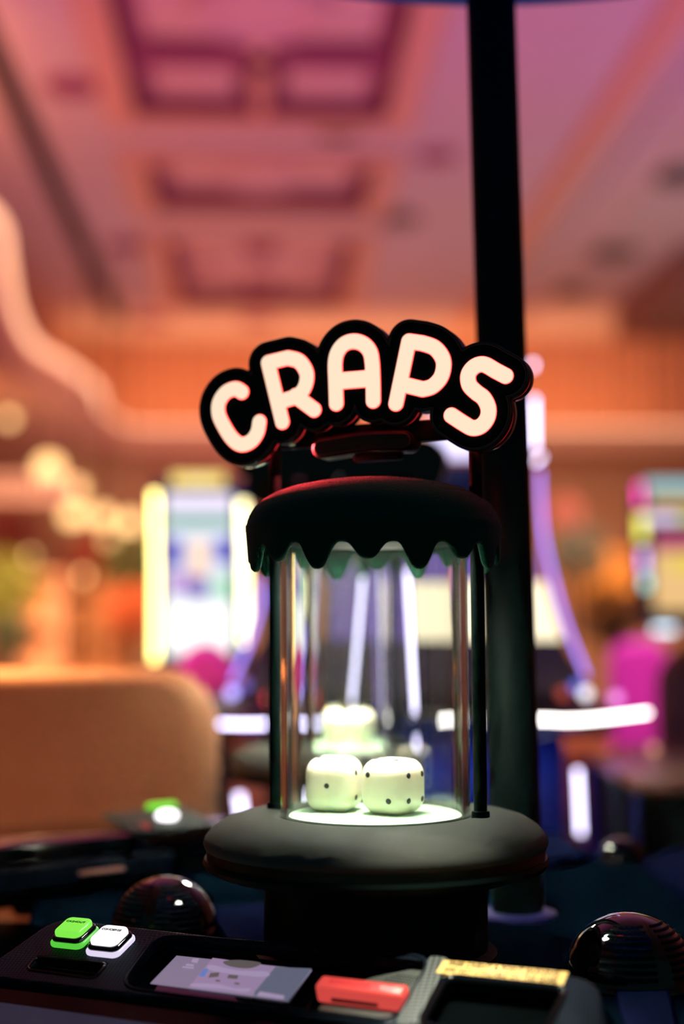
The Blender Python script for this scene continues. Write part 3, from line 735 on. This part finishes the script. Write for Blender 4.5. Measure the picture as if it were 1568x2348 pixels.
# card reader well at right with bright rim, gold label above it
wl2 = rimline('reader_well', rec2, 0.0035, M['gloss'], con, 0.0)
shape('well_floor', [rec2], 0.002, M['recess'], wl2, 0, -0.03)
bxo('well_shelf', (*cl(1120, 2330), -0.02), (0.05, 0.003, 0.005), M['recess'], wl2, 0.001, 2, Matrix.Rotation(angb, 3, 'Z'))
shape('grey_weave', [round_poly(cls([(985, 2192), (1030, 2197), (955, 2352), (905, 2350)]), 0.006)], 0.0006, M['carbon_light'], con, 0, 0.0001)
q0, q1, q2, q3 = [np.array(q) for q in cls([(1017, 2202), (1303, 2230), (1291, 2259), (999, 2231)], 0.001)]
lab = shape('notice_label', [[tuple(q0), tuple(q1), tuple(q2), tuple(q3)]], 0.0004, M['gold'], con, 0, 0.001)
lc = (q0+q1+q2+q3)/4; la = math.atan2(*(q1-q0)[::-1]); lw = np.linalg.norm(q1-q0); lh = np.linalg.norm(q3-q0)
Ml = Matrix.Translation((lc[0], lc[1], 0.0018)) @ Matrix.Rotation(la, 4, 'Z')
words('notice_text', 'FREE CREDIT & POINT EARNING', lh*0.46, M['ink'], lab, Ml @ Matrix.Translation((0, lh*0.23, 0)), lw*0.88)
words('notice_text', 'ARE NOT AVAILABLE ON THIS GAME', lh*0.46, M['ink'], lab, Ml @ Matrix.Translation((0, -lh*0.24, 0)), lw*0.90)
# lit push buttons
def button(u, v, cap_m, lip_m, text, size=0.0317):
    x, y = cl(u, v); s = size
    bt = shape('button', [rrect(x-s*0.55, y-s*0.55, x+s*0.55, y+s*0.55, s*0.22)], 0.005, lip_m, con, 0.002, 0.0003)
    shape('button_ring', [rrect(x-s*0.50, y-s*0.48, x+s*0.50, y+s*0.50, s*0.2)], 0.0052, M['gloss'], bt, 0.002, 0.0040)
    shape('button_cap', [rrect(x-s*0.43, y-s*0.41, x+s*0.43, y+s*0.45, s*0.2)], 0.0070, cap_m, bt, 0.0028, 0.0072, res=4)
    words('button_text', text, 0.0038, M['ink'], bt, Matrix.Translation((x, y+s*0.16, 0.0144)), s*0.62)
button(173, 2154, M['green_btn'], M['green_lip'], 'CASHOUT')
button(255, 2173, M['white_btn'], M['white_lip'], 'CONCIERGE')
# main touch screen of this seat, sloping down towards the player
Rt = Matrix.Rotation(math.radians(14), 4, 'X')
fl_ = cl(200, 2262); fr_ = cl(900, 2352)
fa = math.atan2(fr_[1]-fl_[1], fr_[0]-fl_[0])
Mg = Matrix.Translation((fl_[0], fl_[1], -0.006)) @ Matrix.Rotation(fa, 4, 'Z') @ Rt
gs = shape('touch_screen', [rrect(-0.12, -0.30, 0.36, -0.004, 0.02)], 0.01, M['gloss'], con, 0.002, -0.010, Mg)
shape('screen_face', [rrect(-0.085, -0.28, 0.33, -0.022, 0.012)], 0.0006, glow('screen_dusk', S(40, 38, 54), 1.0), gs, 0, 0.0002, Mg)

# ------------------------------------------------------------------ far console on the left
fz_ = DK+0.065
A, B = at_z(-60, 1925, fz_), at_z(520, 1868, fz_)
ang = math.atan2(B.y-A.y, B.x-A.x); Lf = (B-A).length
fc = thing('far_console', 'blurred second player console on the left with white and green lit buttons', 'game console', (A.x, A.y, 0), ang)
def fl(u, v, z=fz_):
    p = fc.matrix_basis.inverted() @ (at_z(u, v, z)); return p
bpy.context.view_layer.update()
bxo('fascia', (Lf/2, 0.02, fz_-0.02), (Lf, 0.16, 0.036), M['gloss'], fc, 0.008)
bxo('housing', (Lf/2, 0.04, DK+0.015), (Lf*0.96, 0.12, 0.06), M['black'], fc, 0.004)
bxo('palm_rest', (Lf*0.3, -0.065, fz_-0.04), (Lf*0.7, 0.03, 0.03), M['carbon'], fc, 0.008)
pp = fl(395, 1895)
bxo('button_panel', (pp.x, -0.02, fz_+0.004), (0.115, 0.085, 0.006), M['carbon_light'], fc, 0.002, 2, Matrix.Rotation(0.16, 3, 'X'))
ball('white_button', (fl(405, 1893).x, -0.025, fz_+0.010), 0.013, glow('button_white_far', (1.0, 0.97, 1.0), 3.0), fc, 16, 10, (1.1, 1, 0.55))
bxo('green_button', (fl(358, 1868).x, 0.045, fz_+0.013), (0.042, 0.012, 0.008), glow('button_green_far', (0.20, 0.85, 0.04), 1.3), fc, 0.003)
bxo('red_marker', (fl(305, 1895).x, -0.05, fz_+0.004), (0.004, 0.02, 0.006), glow('marker_red', (0.6, 0.05, 0.05), 0.5), fc, 0.001)
bxo('label_strip', (fl(278, 1937).x, -0.10, DK+0.03), (0.055, 0.012, 0.004), mat('label_pink', (0.55, 0.25, 0.2), 0.6), fc, 0.001)
# side arm of the machine with round end cap on the far left
ao = at_y(60, 2000, 1.75) - deck.location
arm = bxo('side_arm', (ao.x+0.06, ao.y+0.02, ao.z-0.005), (0.15, 0.10, 0.09), M['black'], deck, 0.012)
bm = bmesh.new(); lathe(bm, [(0, 0.010), (0.014, 0.010), (0.018, 0.006), (0.0185, 0), (0, 0)], 32)
bmesh.ops.rotate(bm, cent=(0,0,0), matrix=Matrix.Rotation(-PI/2, 3, 'Y'), verts=bm.verts)
bmesh.ops.rotate(bm, cent=(0,0,0), matrix=Matrix.Rotation(0.5, 3, 'Z'), verts=bm.verts)
bmesh.ops.translate(bm, vec=ao+Vector((-0.016, -0.02, 0.0)), verts=bm.verts)
obj('end_cap', bm, mat('cap_tan', (0.45, 0.22, 0.10), 0.5), arm, True)
bxo('side_tray', (ao.x+0.035, ao.y-0.10, ao.z-0.062), (0.20, 0.13, 0.025), M['black'], deck, 0.008)

# ------------------------------------------------------------------ chairs
def chair(name, lab, Mt, u0, u1, vtop, Y, rot, depth=0.11, hb=0.62, group=None, r=0.07, sd=0.50):
    a, b = at_y(u0, vtop, Y), at_y(u1, vtop, Y); W = (b-a).length; c = (a+b)/2; zt = c.z
    t = thing(name, lab, 'chair', (c.x, c.y, 0), rot, group)
    bk = rrect(-W/2, zt-hb, W/2, zt, r, 8)
    # crown of the backrest is slightly arched
    bk = [(x, y + (0.018*(1-(2*x/W)**2) if y > zt-0.12 else 0)) for x, y in bk]
    shape('backrest', [bk], depth, Mt, t, 0.03, -depth/2, Matrix(((1,0,0,0),(0,0,1,0),(0,1,0,0),(0,0,0,1))), res=5)
    bxo('seat', (0, sd/2+0.01, 0.60), (W*1.0, sd, 0.13), Mt, t, 0.04, 4)
    rb = min(0.25, sd*0.42)
    tuo('pedestal', [(0, sd/2+0.01, 0.04), (0, sd/2+0.01, 0.54)], 0.035, M['chrome'], t, 20)
    lao('base', [(0, 0.05), (0.04, 0.045), (rb*0.96, 0.012), (rb, 0.0), (0, 0)], M['chrome'], t, 40, (0, sd/2+0.01, 0))
    return t
chair('lounge_chair', 'large blurred tan leather chair back at the left before the yellow terminal', M['tan'], -230, 500, 1548, 2.25, -0.03, 0.13, 0.55, r=0.085)
chair('magenta_chair', 'magenta chair back just beyond the tan chair and left of the tower', M['pink'], 395, 548, 1495, 2.98, 0.0, 0.08, 0.19, sd=0.27)
chair('magenta_chair', 'magenta chair at right beyond the white light bar and below the colourful machine', M['pink'], 1392, 1530, 1478, 4.75, -0.15, 0.09, 0.55)
chair('brown_chair', 'reddish brown chair back cut off by the right edge', M['brown'], 1508, 1720, 1500, 3.25, -0.1, 0.1, 0.55)

# ------------------------------------------------------------------ big curved slot machine behind the towers
YM = 2.62
def mp(u, v, dy=0.0): return at_y(u, v, YM+dy)
o = mp(937, 1650); sm = thing('curved_slot_machine', 'big slot machine with curved violet light tubes behind the tower and pole', 'slot machine', (o.x, o.y, 0))
def ml(u, v, dy=0.0): return mp(u, v, dy) - sm.location
def mtube(name, pts, r, Mt, dy=0.0, parent=None):
    return tuo(name, [ml(u, v, dy) for u, v in pts], r, Mt, parent or sm, 10)
b0_, b1_ = ml(612, 1690, 0.1), ml(1300, 1690, 0.1)
bxo('base', ((b0_.x+b1_.x)/2, 0.35, (b0_.z)/2), (b1_.x-b0_.x, 0.5, b0_.z), M['navy'], sm, 0.02)
d0, d1 = ml(500, 1625), ml(1490, 1625)
bxo('button_deck', (0, 0.13, d0.z-0.01), (d1.x-d0.x-0.03, 0.28, 0.05), M['gloss'], sm, 0.02, 2, Matrix.Rotation(0.22, 3, 'X'))
mtube('light_bar', [tuple(p) for p in cat([(503, 1660), (580, 1661), (640, 1658), (690, 1654)], 6)], 0.0035, M['lilac_bar'], -0.03)
mtube('light_bar', [tuple(p) for p in cat([(1110, 1652), (1240, 1650), (1300, 1652), (1370, 1648), (1487, 1634)], 6)], 0.0035, M['white_tube'], -0.03)
cab = bxo('cabinet', (0, 0.30, 1.25), (0.44, 0.20, 0.50), M['navy'], sm, 0.03)
# curved face and its screens
tu = area('added_blue_fill', (o.x+0.02, o.y-0.12, 0.98), (o.x+0.02, o.y+0.12, 0.80), 0.75, (0.05, 0.12, 1.0), 1.0, 0.03)  # unseen blue light added under the button deck to tint the base
scr_lo = glow('screen_cream', (1.0, 0.86, 0.58), 1.5); scr_up = glow('screen_violet', (0.30, 0.16, 0.72), 0.55)
def face(name, pts, Mt, dy): 
    bm = bmesh.new(); vs = [bm.verts.new(ml(u, v, dy)) for u, v in pts]; f = bm.faces.new(vs)
    r_ = bmesh.ops.extrude_face_region(bm, geom=[f]); bmesh.ops.translate(bm, vec=(0, 0.012, 0), verts=[v for v in r_['geom'] if isinstance(v, bmesh.types.BMVert)])
    bmesh.ops.recalc_face_normals(bm, faces=bm.faces); return obj(name, bm, Mt, sm)
face('upper_screen', [(700, 1180), (1215, 1180), (1240, 1330), (650, 1330)], scr_up, 0.16)
face('lower_screen', [(990, 1335), (1250, 1335), (1290, 1470), (1000, 1470)], scr_lo, 0.15)
face('lower_screen', [(590, 1335), (690, 1335), (680, 1470), (560, 1470)], glow('screen_amber', (0.75, 0.30, 0.16), 0.45), 0.15)
face('middle_screen', [(700, 1335), (985, 1335), (995, 1560), (690, 1560)], scr_up, 0.15)
face('control_panel', [(600, 1468), (1288, 1468), (1385, 1632), (515, 1632)], mat('panel_brown', (0.05, 0.03, 0.04), 0.4), 0.12)
face('top_screen', [(985, 955), (1092, 955), (1092, 1052), (985, 1052)], glow('screen_lilac_top', (0.72, 0.66, 1.0), 1.5), 0.10)
face('top_housing', [(720, 1062), (1205, 1062), (1215, 1180), (700, 1180)], M['navy'], 0.2)
RS = [(1222, 835), (1225, 900), (1226, 1050), (1238, 1080), (1240, 1150), (1246, 1220), (1262, 1300), (1285, 1390), (1312, 1470), (1345, 1550)]
mtube('side_tube', [tuple(p) for p in cat(RS[3:], 6)], 0.004, M['violet'], -0.02)
mtube('crown_tube', [(1222, 830), (1221, 845)], 0.0045, M['lilac'], 0.0); mtube('crown_tube', [(1225, 912), (1226, 1028)], 0.0050, M['lilac'], 0.0)
mtube('crown_tube', [(1232, 1050), (1238, 1056)], 0.010, M['lilac'], 0.0)
LS = [(1874-x, y) for x, y in RS]
mtube('side_tube', [tuple(p) for p in cat([(634, 1080), (632, 1200), (618, 1300), (596, 1390), (568, 1480), (532, 1560)], 6)], 0.004, M['violet'], -0.02)
mtube('inner_tube', [(848, 1250), (840, 1330), (815, 1480), (792, 1610)], 0.0065, M['lilac'], 0.02)
mtube('inner_tube', [(912, 1300), (920, 1500), (928, 1700)], 0.0035, M['violet'], 0.02)
mtube('inner_tube', [(968, 1310), (985, 1520), (1002, 1715)], 0.0070, M['lilac'], 0.02)
mtube('base_tube', [(548, 1822), (556, 1880), (560, 2000)], 0.007, M['lilac'], 0.04)
mtube('base_tube', [(1324, 1765), (1326, 1800), (1331, 1912)], 0.0050, M['lilac'], -0.05)
for u, v, c, s in ((532, 1588, (0.42, 0.36, 1.0), 3.0), (617, 1602, (1.0, 0.05, 0.05), 1.6), (560, 1570, (0.2, 0.15, 0.8), 1.0), (1322, 1573, (0.12, 0.16, 0.8), 1.6), (1343, 1590, (0.9, 0.85, 0.9), 2.6), (1412, 1600, (0.95, 0.3, 0.95), 2.0), (1290, 1590, (0.8, 0.1, 0.05), 0.8)):
    ball('deck_button', ml(u, v, -0.01), 0.011, glow('deck_button_glow', c, s*0.8), sm, 14, 8)

# ------------------------------------------------------------------ upright terminal with yellow tubes
YT = 3.3
o = at_y(455, 1540, YT); te = thing('yellow_lit_terminal', 'upright screen terminal with yellow light tubes behind the tan chair', 'slot machine', (o.x, o.y, 0))
def tl(u, v, dy=0.0): return at_y(u, v, YT+dy) - te.location
c0, c1 = tl(345, 1540), tl(575, 1540); ztop = tl(455, 1095).z; zb = tl(455, 1540).z
bxo('cabinet', ((c0.x+c1.x)/2, 0.10, (ztop+zb)/2), (c1.x-c0.x, 0.14, ztop-zb), M['navy'], te, 0.015)
bxo('stand', ((c0.x+c1.x)/2, 0.12, zb/2), (0.14, 0.16, zb), M['black'], te, 0.02)
tuo('light_tube', [tl(354, 1128), tl(356, 1300), tl(355, 1515)], 0.0085, M['yellow_tube'], te)
tuo('light_tube', [tl(556, 1150), tl(560, 1300), tl(562, 1475)], 0.0095, glow('cream_tube', (1.0, 0.90, 0.45), 5.5), te)
def tface(name, u0, v0, u1, v1, Mt, dy, par=te):
    a, b = tl(u0, v1, dy), tl(u1, v0, dy); return bxo(name, ((a.x+b.x)/2, a.y, (a.z+b.z)/2), (b.x-a.x, 0.004, b.z-a.z), Mt, par)
ts = tface('screen', 380, 1130, 532, 1505, glow('screen_white_blue', S(225, 232, 245), 1.1), 0.020)
for u0, v0, u1, v1, c, s in ((380, 1135, 532, 1170, S(240, 225, 250), 1.1), (380, 1180, 532, 1208, S(130, 180, 165), 1.0), (380, 1235, 420, 1300, S(110, 105, 205), 1.0), (490, 1235, 532, 1290, S(110, 110, 210), 1.0), (432, 1240, 480, 1320, S(255, 220, 195), 1.1),
                       (388, 1310, 435, 1360, S(200, 160, 225), 1.0), (435, 1320, 475, 1375, S(130, 120, 190), 1.0), (490, 1320, 530, 1375, S(180, 235, 200), 1.0), (380, 1385, 532, 1495, S(250, 250, 245), 1.4)):
    tface('screen_patch', u0, v0, u1, v1, glow('screen_patch_glow', c, s), 0.014, ts)
tface('marquee', 392, 1084, 515, 1115, glow('marquee_yellow', (1.0, 0.74, 0.22), 1.2), 0.02)
lao('marquee_emblem', [(0, 0.0), (0.02, 0.0), (0.022, -0.002), (0, -0.002)], glow('emblem_cream', (1.0, 0.88, 0.6), 1.3), te, 24, tl(455, 1100, 0.01))

# ------------------------------------------------------------------ colourful machine at the right edge
YR = 4.0
o = at_y(1530, 1470, YR); cm = thing('rainbow_slot_machine', 'colourful slot machine with pink, yellow and blue lights at right edge', 'slot machine', (o.x, o.y, 0))
def rl(u, v, dy=0.0): return at_y(u, v, YR+dy) - cm.location
def rface(name, u0, v0, u1, v1, c, s, dy=0.0):
    a, b = rl(u0, v1, dy), rl(u1, v0, dy); return bxo(name, ((a.x+b.x)/2, a.y, (a.z+b.z)/2), (b.x-a.x, 0.01, b.z-a.z), glow(name+'_glow', c, s), cm, 0.002)
a, b = rl(1470, 1440, 0.1), rl(1700, 1110, 0.1); bxo('cabinet', ((a.x+b.x)/2, 0.12, (a.z+b.z)/2), (b.x-a.x, 0.16, b.z-a.z), M['navy'], cm, 0.02)
bxo('stand', (0.22, 0.2, rl(1530, 1470).z/2), (0.16, 0.3, rl(1530, 1470).z), M['black'], cm, 0.02)
rface('top_panel', 1480, 1100, 1680, 1130, S(150, 210, 215), 0.9); rface('top_panel', 1490, 1135, 1680, 1160, S(215, 170, 70), 0.9)
rface('pink_strip', 1462, 1110, 1470, 1160, (1.0, 0.05, 0.45), 3.0); rface('header', 1480, 1178, 1560, 1198, S(245, 220, 250), 1.3)
rface('header', 1555, 1178, 1680, 1198, S(220, 230, 100), 1.1); rface('yellow_strip', 1462, 1180, 1478, 1240, (0.95, 0.95, 0.15), 1.8)
rface('screen', 1500, 1225, 1690, 1262, S(200, 90, 120), 0.9); rface('screen', 1500, 1265, 1690, 1400, S(240, 195, 130), 1.0)
rface('screen', 1540, 1275, 1690, 1310, S(235, 210, 70), 1.0, -0.006)
rface('violet_strip', 1470, 1262, 1480, 1310, (0.6, 0.4, 1.0), 2.5); rface('teal_strip', 1474, 1320, 1486, 1350, (0.3, 0.95, 0.95), 2.0)
tuo('lower_light', [rl(1500, 1443), rl(1545, 1443)], 0.008, glow('ice_tube', (0.65, 0.85, 1.0), 3.5), cm)

# ------------------------------------------------------------------ neighbouring table at lower right
zt = at_y(1455, 1785, 2.3).z
pts = [at_z(1455, 1790, zt), at_z(1350, 1725, zt), at_z(1480, 1706, zt), at_z(1800, 1708, zt), at_z(1800, 1792, zt)]
o = pts[0]; nb = thing('gaming_table', 'dark neighbouring gaming table with glossy top at lower right', 'gaming table', (o.x, o.y, 0))
L2 = [(p.x-o.x, p.y-o.y) for p in pts]
shape('table_top', [L2], 0.02, mat('table_warm_reflection', (0.30, 0.14, 0.12), 0.25), nb, 0.003, zt-0.02)  # orange reflection of the hall is put into the top's colour
cn = np.mean(L2, 0); L3 = [tuple(cn+(np.array(p)-cn)*0.97) for p in L2]
shape('table_body', [L3], zt-0.02, M['black'], nb, 0.0, 0.0)
def post(k, name):
    p = L2[k]; tuo(name, [(p[0], p[1]-0.004, 0.0), (p[0], p[1]-0.004, zt-0.02)], 0.008, mat('post_blue', (0.02, 0.03, 0.25), 0.4), nb, 8)
post(0, 'corner_post'); post(1, 'corner_post')
p = at_z(1498, 1728, zt); ball('lamp_knob', (p.x-o.x, p.y-o.y, zt+0.010), 0.009, glow('knob_amber', (0.8, 0.35, 0.22), 1.2), nb)

# ------------------------------------------------------------------ far warm hall: lamps, plants, displays
WARM = glow('globe_warm', (1.0, 0.58, 0.22), 3.2)
for k, (u, v, Y, r) in enumerate([(112, 1075, 12.0, 0.11), (178, 1122, 12.5, 0.075), (163, 1182, 13, 0.08), (190, 1182, 13.4, 0.07), (236, 1184, 13, 0.08), (298, 1200, 12.6, 0.085), (252, 1236, 13.5, 0.06), (20, 960, 12.2, 0.05), (70, 1275, 12.8, 0.03), (190, 1320, 12, 0.035)]):
    p = at_y(u, v, Y)
    t = thing('pendant_lamp', 'blurred warm pendant globe %s in the hall on the left' % ['nearest the curved cove, largest', 'below the largest globe', 'left of a close pair', 'right of a close pair', 'in the middle of the row', 'closest to the yellow terminal', 'low under the row', 'faint and highest at left edge', 'faint above the green plant', 'lowest above the pale cabinet'][k], 'lamp', p, 0, 'warm pendant globes')
    ball('globe', (0, 0, 0), r, WARM, t)
    tuo('cord', [(0, 0, r*0.9), (0, 0, (CEIL if u > 185 else 3.22)-p.z)], 0.01, M['bronze'], t, 6)
def plant(u, v, Y, r, cols, lab, hh=None):
    p = at_y(u, v, Y); t = thing('potted_plant', lab, 'plant', (p.x, p.y, 0), 0, 'plants in the far hall')
    z = p.z; rnd = random.Random(int(u))
    lao('pot', [(0, 0), (0.18, 0), (0.24, 0.42), (0.21, 0.42), (0, 0.36)], M['brown'], t, 24)
    tuo('stem', [(0, 0, 0.36), (0.02, 0, z*0.6), (0, 0, z)], 0.03, mat('bark', (0.08, 0.04, 0.02), 0.9), t, 8)
    bm = bmesh.new()
    for _ in range(420):
        d = Vector((rnd.gauss(0, 1), rnd.gauss(0, 1), rnd.gauss(0, 1))).normalized()*r*rnd.random()**0.4
        n1 = Vector((rnd.gauss(0, 1), rnd.gauss(0, 1), rnd.gauss(0, 1))).normalized(); n2 = n1.orthogonal().normalized()
        s = r*0.16; c = d+Vector((0, 0, z))
        bm.faces.new([bm.verts.new(c+n1*s), bm.verts.new(c+n2*s*0.4), bm.verts.new(c-n1*s), bm.verts.new(c-n2*s*0.4)])
    obj('foliage', bm, mat('leaf', cols, 0.7), t)['kind'] = 'stuff'
plant(20, 1350, 10.2, 0.26, (0.18, 0.24, 0.04), 'yellow green plant at the left edge behind the tan chair')
plant(30, 1460, 9.2, 0.16, (0.05, 0.10, 0.05), 'small dark green plant low at the left edge')
plant(300, 1290, 10.8, 0.26, (0.06, 0.10, 0.03), 'dark green plant left of the yellow terminal')
plant(215, 1290, 13.8, 0.30, (0.50, 0.05, 0.04), 'red flowering plant in the far left hall')
plant(30, 1220, 14.2, 0.34, (0.36, 0.06, 0.06), 'red flowering tree at the far left')
plant(310, 1400, 9.6, 0.20, (0.50, 0.12, 0.04), 'rust coloured plant beside the yellow tube')
plant(1330, 1270, 9.6, 0.22, (0.03, 0.06, 0.06), 'dark blue green plant right of the pole')
plant(1385, 1330, 11.0, 0.28, (0.50, 0.26, 0.05), 'amber plant right of the pole and violet tube')
plant(1295, 1175, 12.6, 0.17, (0.80, 0.36, 0.34), 'pale pink blossom tree right of the violet tube')
plant(1400, 1410, 8.4, 0.20, (0.05, 0.07, 0.03), 'dark low plant above the right magenta chair')
def cabinet(u, v0, v1, w_, Y, c, lab):
    a = at_y(u, v0, Y); t = thing('display_cabinet', lab, 'cabinet', (a.x, a.y, 0), 0, 'display cabinets in the far hall')
    zt_ = a.z; Mt = mat('cabinet_wood', c, 0.6)
    for sx in (-1, 1): bxo('side_panel', (sx*(w_/2-0.03), 0.2, zt_/2), (0.06, 0.4, zt_), Mt, t)
    bxo('back_panel', (0, 0.38, zt_/2), (w_-0.12, 0.03, zt_), Mt, t)
    for k in range(5): bxo('shelf', (0, 0.2, 0.06+k*(zt_-0.1)/4), (w_-0.12, 0.36, 0.05), Mt, t)
cabinet(95, 1310, 1500, 0.36, 12.0, (0.85, 0.55, 0.34), 'pale lit cabinet left of the slim wooden one in the far hall')
cabinet(192, 1330, 1500, 0.30, 12.4, (0.50, 0.26, 0.10), 'slim wooden cabinet under the pendant globes')
cabinet(268, 1330, 1500, 0.24, 12.2, (0.62, 0.30, 0.12), 'narrow cabinet next to the dark green plant')
# railing with light beads on the mezzanine edge at left
rl_ = thing('mezzanine_rail', 'pale balustrade on the mezzanine edge at the far left', 'railing', at_y(60, 1125, 11.5))
tuo('top_rail', [(-0.8, 0, 0.10), (0.36, 0, 0.10)], 0.022, M['cof_panel'], rl_, 8); tuo('bottom_rail', [(-0.8, 0, -0.06), (0.36, 0, -0.06)], 0.022, M['cof_panel'], rl_, 8)
for k in range(15): lao('baluster', [(0.012, -0.06), (0.028, -0.01), (0.014, 0.03), (0.02, 0.10)], M['cof_panel'], rl_, 10, (-0.76+k*0.08, 0, 0))
